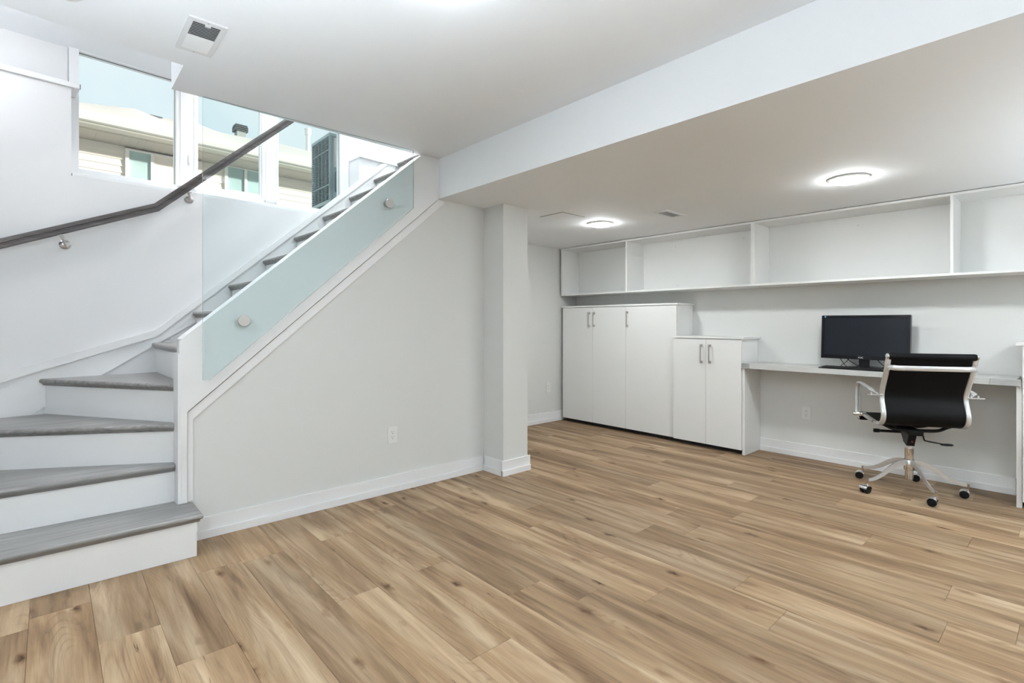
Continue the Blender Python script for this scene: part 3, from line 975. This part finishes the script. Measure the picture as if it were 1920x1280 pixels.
for (x, z), nm in (((-.340, .978), 'top_roll'), ((.246, .474), 'front_roll')):
    r_ = CH(nm, lathe([(.001, -.238), (.019, -.238), (.022, -.230), (.022, .230), (.019, .238), (.001, .238)], 'y', 18, None, (x, 0, z)), 'black_fabric')
    for s in (-1, 1):
        prof = [(.019, .238*s), (.0195, .246*s), (.015, .250*s), (.001, .2505*s)]
        CH('end_cap', lathe(prof, 'y', 16, None, (x, 0, z)), 'chrome', True, r_)
# flattened chrome cross bar behind the back
bar = smooth_path([(-.322, HWD, .905), (-.350, .195, .902), (-.362, .10, .902), (-.365, 0, .902), (-.362, -.10, .902), (-.350, -.195, .902), (-.322, -HWD, .905)], 5)
cb_ = CH('back_bar', sweep(bar, circ(.008, 12, .017)), 'alu')
for s in (-1, 1):
    for dz in (-.014, .022):
        CH('bolt', lathe([(.006, -.004), (.006, .010), (.003, .012)], 'x', 10, None, (-.345, s*HWD, .905+dz)), 'chrome', True, cb_)
for s in (-1, 1):
    y = s*.287
    arm = smooth_path([(-.222, s*.262, .712), (-.205, y, .728), (-.165, y, .742), (-.06, y, .752), (.045, y, .760), (.085, y, .752), (.104, y, .722), (.108, y, .66), (.108, y, .58), (.104, y, .530)], 5)
    a_ = CH('armrest', sweep(arm, circ(.016, 12, .0065), (0, 0, 1) if False else (.3, 0, 1)), 'alu')
    CH('bracket', B(-.238, -.205, min(s*.238, s*.330), max(s*.238, s*.330), .700, .710, None, .002), 'chrome', False, a_)
    CH('bolt', lathe([(.008, 0), (.008, .012), (.004, .015)], 'z', 10, None, (-.222, s*.300, .710)), 'chrome', True, a_)
    CH('bolt', lathe([(.008, 0), (.008, .012), (.004, .015)], 'z', 10, None, (-.222, s*.268, .710)), 'chrome', True, a_)
    pr = [(.013, s*.235), (.013, s*.306), (.010, s*.310), (.010, s*.318), (.004, s*.320)]
    CH('knob', lathe(pr, 'y', 14, None, (.104, 0, .520)), 'chrome', True, a_)
# under-seat frame: two bowed black tubes, plate, tilt box, lever
for x, zl in ((-.095, .452), (.085, .447)):
    CH('seat_support', tube(smooth_path([(x, -.226, .497), (x, -.185, .482), (x, -.135, .458), (x, -.06, zl), (x, .06, zl), (x, .135, .458), (x, .185, .482), (x, .226, .497)], 5), .011, 10), 'black_plastic')
CH('mechanism', B(-.115, .105, -.045, .045, .416, .452, None, .008), 'black_plastic', False)
CH('tilt_box', prism([(-.06, .412), (.085, .412), (.030, .345), (-.022, .327), (-.030, .350)], -.024, .024, 'y'), 'black_plastic', False)
CH('indicator', lathe([(.006, -.001), (.006, .002), (.001, .002)], 'x', 10, None, (-.052, .0, .362)), 'red')
lv = CH('lever', tube(smooth_path([(-.01, -.03, .415), (-.01, -.075, .405), (-.012, -.085, .375), (-.012, -.10, .366), (-.012, -.19, .352)], 4), .005, 8), 'black_plastic')
CH('lever_grip', lathe([(.003, -.255), (.008, -.245), (.0095, -.22), (.007, -.185), (.004, -.18)], 'y', 12, None, (-.012, 0, .348)), 'black_plastic', True, lv)
CH('tilt_knob', lathe([(.010, .06), (.010, .19), (.014, .192), (.014, .225), (.010, .228)], 'y', 12, None, (-.03, 0, .425)), 'black_plastic')
# gas column
CH('piston', lathe([(.014, .300), (.014, .335), (.001, .335)], 'z', 16), 'chrome')
CH('upper_column', lathe([(.024, .222), (.0285, .224), (.0285, .300), (.030, .302), (.030, .309), (.012, .310)], 'z', 24), 'chrome')
CH('lower_column', lathe([(.020, .086), (.025, .088), (.025, .150), (.031, .152), (.033, .158), (.033, .220), (.030, .226), (.010, .227)], 'z', 24), 'chrome')
CH('collar', lathe([(.0305, .2265), (.0305, .2295), (.029, .2295)], 'z', 24), 'slot')
# five flat bowed legs, each with a hooded twin caster
for i in range(5):
    a = math.radians(-30+72*i)
    leg2 = [(.028, .205), (.075, .203), (.13, .180), (.19, .137), (.25, .105), (.292, .093), (.325, .091)]
    pth = smooth_path([(r*math.cos(a), r*math.sin(a), z) for r, z in leg2], 4)
    pr = [(-.0045, -.020), (.0045, -.020), (.0045, .020), (-.0045, .020)]
    n = len(pth)
    lg = CH('leg', sweep(pth, pr, (0, 0, 1), None, True, True, [1-.5*j/(n-1) for j in range(n)]), 'alu', True)
    cx, cy = .322*math.cos(a), .322*math.sin(a)
    stem = obj('caster', lathe([(.008, .050), (.008, .096), (.0085, .098), (.0085, .101), (.003, .102)], 'z', 14), 'chrome', lg, True, loc=(cx, cy, 0))
    turn = math.radians([75, 70, 125, 62, 66][i])
    wm = Matrix.Rotation(turn, 4, 'Z') @ Matrix.Translation((.020, 0, 0))
    wb_ = bmesh.new()
    for s in (-1, 1):
        lathe([(.004, s*.005), (.024, s*.005), (.0265, s*.009), (.0265, s*.021), (.023, s*.026), (.004, s*.027)], 'y', 22, wb_, (0, 0, .0272))
    wb_.transform(wm)
    obj('wheels', wb_, 'black_plastic', lg, True, loc=(cx, cy, 0))
    hd = bmesh.new()
    ring = []
    for j in range(13):
        t = math.radians(15+150*j/12)
        ring.append([hd.verts.new((-.030*math.cos(t), y, .0272+.030*math.sin(t))) for y in (-.0285, .0285)]+[hd.verts.new((-.0278*math.cos(t), y, .0272+.0278*math.sin(t))) for y in (.0285, -.0285)])
    for r0, r1 in zip(ring, ring[1:]):
        for j in range(4):
            hd.faces.new((r0[j], r0[(j+1) % 4], r1[(j+1) % 4], r1[j]))
    hd.faces.new(ring[0])
    hd.faces.new(ring[-1])
    hd.transform(wm)
    obj('hood', hd, 'chrome', lg, True, loc=(cx, cy, 0))

# ================================================================== OUTSIDE
struct(obj('ground', prism([(-14, 4.95), (16, 4.95), (16, 30), (-14, 30)], 2.10, 2.25), 'snow'), 'snow-covered yard outside the stair window', 'ground')
HA = math.radians(2.4)
HM = Matrix.Translation((0, 10, 0)) @ Matrix.Rotation(HA, 4, 'Z')
ho = empty('neighbour_house', (0, 10, 2.25), HA)
tag(ho, 'cream-sided neighbour house under a thick snowy roof', 'house')
# house-local coordinates: x along, y outwards (0 = wall face), z above 2.25
hz = lambda z: z-2.25
obj('wall', B(-8, 11, .02, 3.5, 0, hz(3.96)), 'siding', ho)
wins = [(.932, 1.56), (2.336, 2.92)]
zb = 2.26
i = 0
pz = .106
while zb < 3.94:
    z0, z1 = zb, min(zb+pz, 3.955)
    segs = [(-8, 11)]
    for a, b in wins:
        wz0, wz1 = (3.10, 3.915) if a < 2 else (3.54, 3.955)
        if z1 > wz0-.03 and z0 < wz1:
            ns = []
            for p, q in segs:
                if a-.05 > p and b+.05 < q:
                    ns += [(p, a-.05), (b+.05, q)]
                else:
                    ns.append((p, q))
            segs = ns
    for p, q in segs:
        bm = prism([(.021, hz(z0)), (-.022, hz(z0)), (-.006, hz(z1)), (.021, hz(z1))], p, q, 'x')
        obj('siding_board', bm, 'siding', ho)
    zb += pz
for (a, b), mid in zip(wins, (1.235, 2.628)):
    wz0, wz1 = (3.10, 3.905) if a < 2 else (3.545, 3.95)
    fr = bmesh.new()
    for p, q, r, s in ((a-.05, a, wz0-.04, wz1+.02), (b, b+.05, wz0-.04, wz1+.02), (a, b, wz0-.04, wz0), (a, b, wz1, wz1+.02), (mid-.022, mid+.022, wz0, wz1)):
        box(fr, p, q, -.05, .021, hz(r), hz(s))
    f_ = obj('window', fr, 'pvc', ho)
    for p, q in ((a, mid-.022), (mid+.022, b)):
        obj('window_pane', B(p, q, -.02, -.008, hz(wz0), hz(wz1)), 'far_glass' if not (a < 2 and p > 1.2) else 'siding', f_)
obj('downpipe', B(1.86, 1.93, -.08, -.023, 0, hz(3.93), None, .01), 'siding', ho)
# eave: soffit panels, fascia and gutter
for k in range(-30, 80):
    x = k*.1
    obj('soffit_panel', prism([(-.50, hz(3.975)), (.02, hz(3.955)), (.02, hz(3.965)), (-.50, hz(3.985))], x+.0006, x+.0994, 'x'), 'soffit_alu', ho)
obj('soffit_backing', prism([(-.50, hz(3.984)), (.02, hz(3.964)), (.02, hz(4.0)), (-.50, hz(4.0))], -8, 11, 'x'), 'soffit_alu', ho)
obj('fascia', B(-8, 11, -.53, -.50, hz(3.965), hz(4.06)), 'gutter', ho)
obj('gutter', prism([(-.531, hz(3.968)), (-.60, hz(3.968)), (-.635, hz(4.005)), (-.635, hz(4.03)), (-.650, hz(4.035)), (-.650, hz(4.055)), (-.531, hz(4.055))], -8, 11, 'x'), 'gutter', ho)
obj('gutter_lip', B(-8, 11, -.656, -.651, hz(4.045), hz(4.058)), 'vent_stack', ho)
# drifted snow: eave line up to an uneven crest, solid to the roof deck
crest = [(-8, 4.70), (-3, 4.76), (0, 4.79), (.357, 4.801), (.583, 4.832), (.831, 4.87), (1.127, 4.92), (1.281, 4.885), (1.478, 4.845), (1.65, 4.90), (1.8, 4.925), (2.063, 4.921), (2.22, 4.88), (2.375, 4.855), (2.7, 4.862), (2.995, 4.876), (3.543, 4.913), (4.19, 4.89), (6, 4.86), (11, 4.80)]
bm = bmesh.new()
rows = []
for x, zc in crest:
    col_ = []
    for v, f in ((-.56, 0), (-.57, .09), (-.50, .20), (-.30, .35), (0, .52), (.4, .75), (.8, .93), (1.0, 1.0), (1.35, 1.0), (2.2, .9)):
        col_.append(bm.verts.new((x, v, hz(4.056+(zc-4.056)*f))))
    col_.append(bm.verts.new((x, 2.2, hz(4.056))))
    rows.append(col_)
for a, b in zip(rows, rows[1:]):
    n = len(a)
    for j in range(n):
        bm.faces.new((a[j], a[(j+1) % n], b[(j+1) % n], b[j]))
bm.faces.new(rows[0])
bm.faces.new(rows[-1][::-1])
obj('snow_roof', bm, 'snow', ho, smooth=True)
rv = obj('roof_vent', B(2.765, 2.925, .92, 1.08, hz(4.78), hz(4.985)), 'vent_stack', ho)
for k in range(4):
    e = .035 if k < 3 else .025
    obj('vent_louver', prism([(.92-e, hz(4.955+k*.034)), (1.08+e, hz(4.955+k*.034)), (1.08+e-.015, hz(4.98+k*.034)), (.92-e+.015, hz(4.98+k*.034))], 2.765-e, 2.925+e, 'x'), 'vent_grey', rv)
obj('vent_core', B(2.775, 2.915, .93, 1.07, hz(4.95), hz(5.07)), 'gasket', rv)
obj('ridge_cap', prism([(.98, hz(4.82)), (1.06, hz(4.82)), (1.06, hz(4.885)), (.98, hz(4.885))], 1.36, 1.56, 'x'), 'vent_grey', ho)

pp = obj('vent_pipe', lathe([(.045, hz(4.75)), (.045, hz(5.34)), (.001, hz(5.34))], 'z', 16, None, (4.17, .95, 0)), 'pvc', ho, True)
obj('pipe_cap', lathe([(.045, hz(5.22)), (.062, hz(5.22)), (.062, hz(5.33)), (.072, hz(5.33)), (.072, hz(5.355)), (.01, hz(5.355))], 'z', 16, None, (4.17, .95, 0)), 'pvc', pp, True)

# condenser unit just outside the third window
ac = tag(empty('air_conditioner', (2.5, 5.30, 2.25)), 'grey louvred air conditioner unit outside the third window pane', 'air conditioner')
def A(name, bm, m, parent=ac):
    o = obj(name, bm, m, parent)
    if parent is ac:
        o.matrix_parent_inverse = Matrix.Translation((-2.5, -5.30, -2.25))
    return o
AX, AY0, AY1, AZ0, AZ1 = 2.095, 5.07, 5.53, 2.425, 3.095
A('case', B(AX+.035, 2.85, AY0+.01, AY1-.01, AZ0, AZ1-.01), 'ac_case')
A('core', B(AX+.026, AX+.034, AY0+.03, AY1-.05, AZ0+.02, AZ1-.03), 'slot')
A('lid', B(AX-.004, 2.86, AY0-.006, AY1+.006, AZ1-.012, AZ1+.02, None, .006), 'ac_case')
A('base_pan', B(AX-.006, 2.86, AY0-.006, AY1+.006, AZ0-.02, AZ0+.014, None, .004), 'ac_case')
for y in (AY0, AY0+.105, AY0+.195, AY0+.285, AY0+.375, AY1-.012):
    A('grille_post', B(AX-.003, AX+.026, y, y+(.012 if y in (AY0, AY1-.012) else .006), AZ0, AZ1), 'ac_louver')
for zz in (AZ0+.165, AZ0+.52):
    A('grille_bar', B(AX-.004, AX+.010, AY0, AY1-.03, zz, zz+.006), 'ac_case')
nl = 36
lv_ = bmesh.new()
for i in range(nl):
    z = AZ0+.016+i*(AZ1-AZ0-.035)/nl
    prism([(AX, z), (AX+.022, z+.007), (AX+.022, z+.0085), (AX, z+.0030)], AY0+.006, AY1-.040, 'y', lv_)
o = A('louver', lv_, 'ac_louver')
o['kind'] = 'stuff'
nc = 22
for i in range(nc):
    z = AZ0+.03+i*(AZ1-AZ0-.16)/nc
    A('corner_louver', prism([(AX-.001, z), (AX+.030, z+.008), (AX+.030, z+.019), (AX-.001, z+.012)], AY1-.040, AY1-.006, 'y'), 'ac_case')
A('service_panel', B(AX+.05, AX+.28, AY0-.004, AY0+.011, AZ0+.35, AZ1-.02, None, .003), 'pvc')
A('disconnect_box', B(AX+.055, AX+.17, AY0-.07, AY0-.0045, AZ0+.10, AZ0+.30, None, .004), 'ac_box')
for x in (2.16, 2.75):
    A('foot', B(x-.03, x+.03, AY0+.05, AY1-.05, 2.2505, AZ0-.019), 'ac_box')
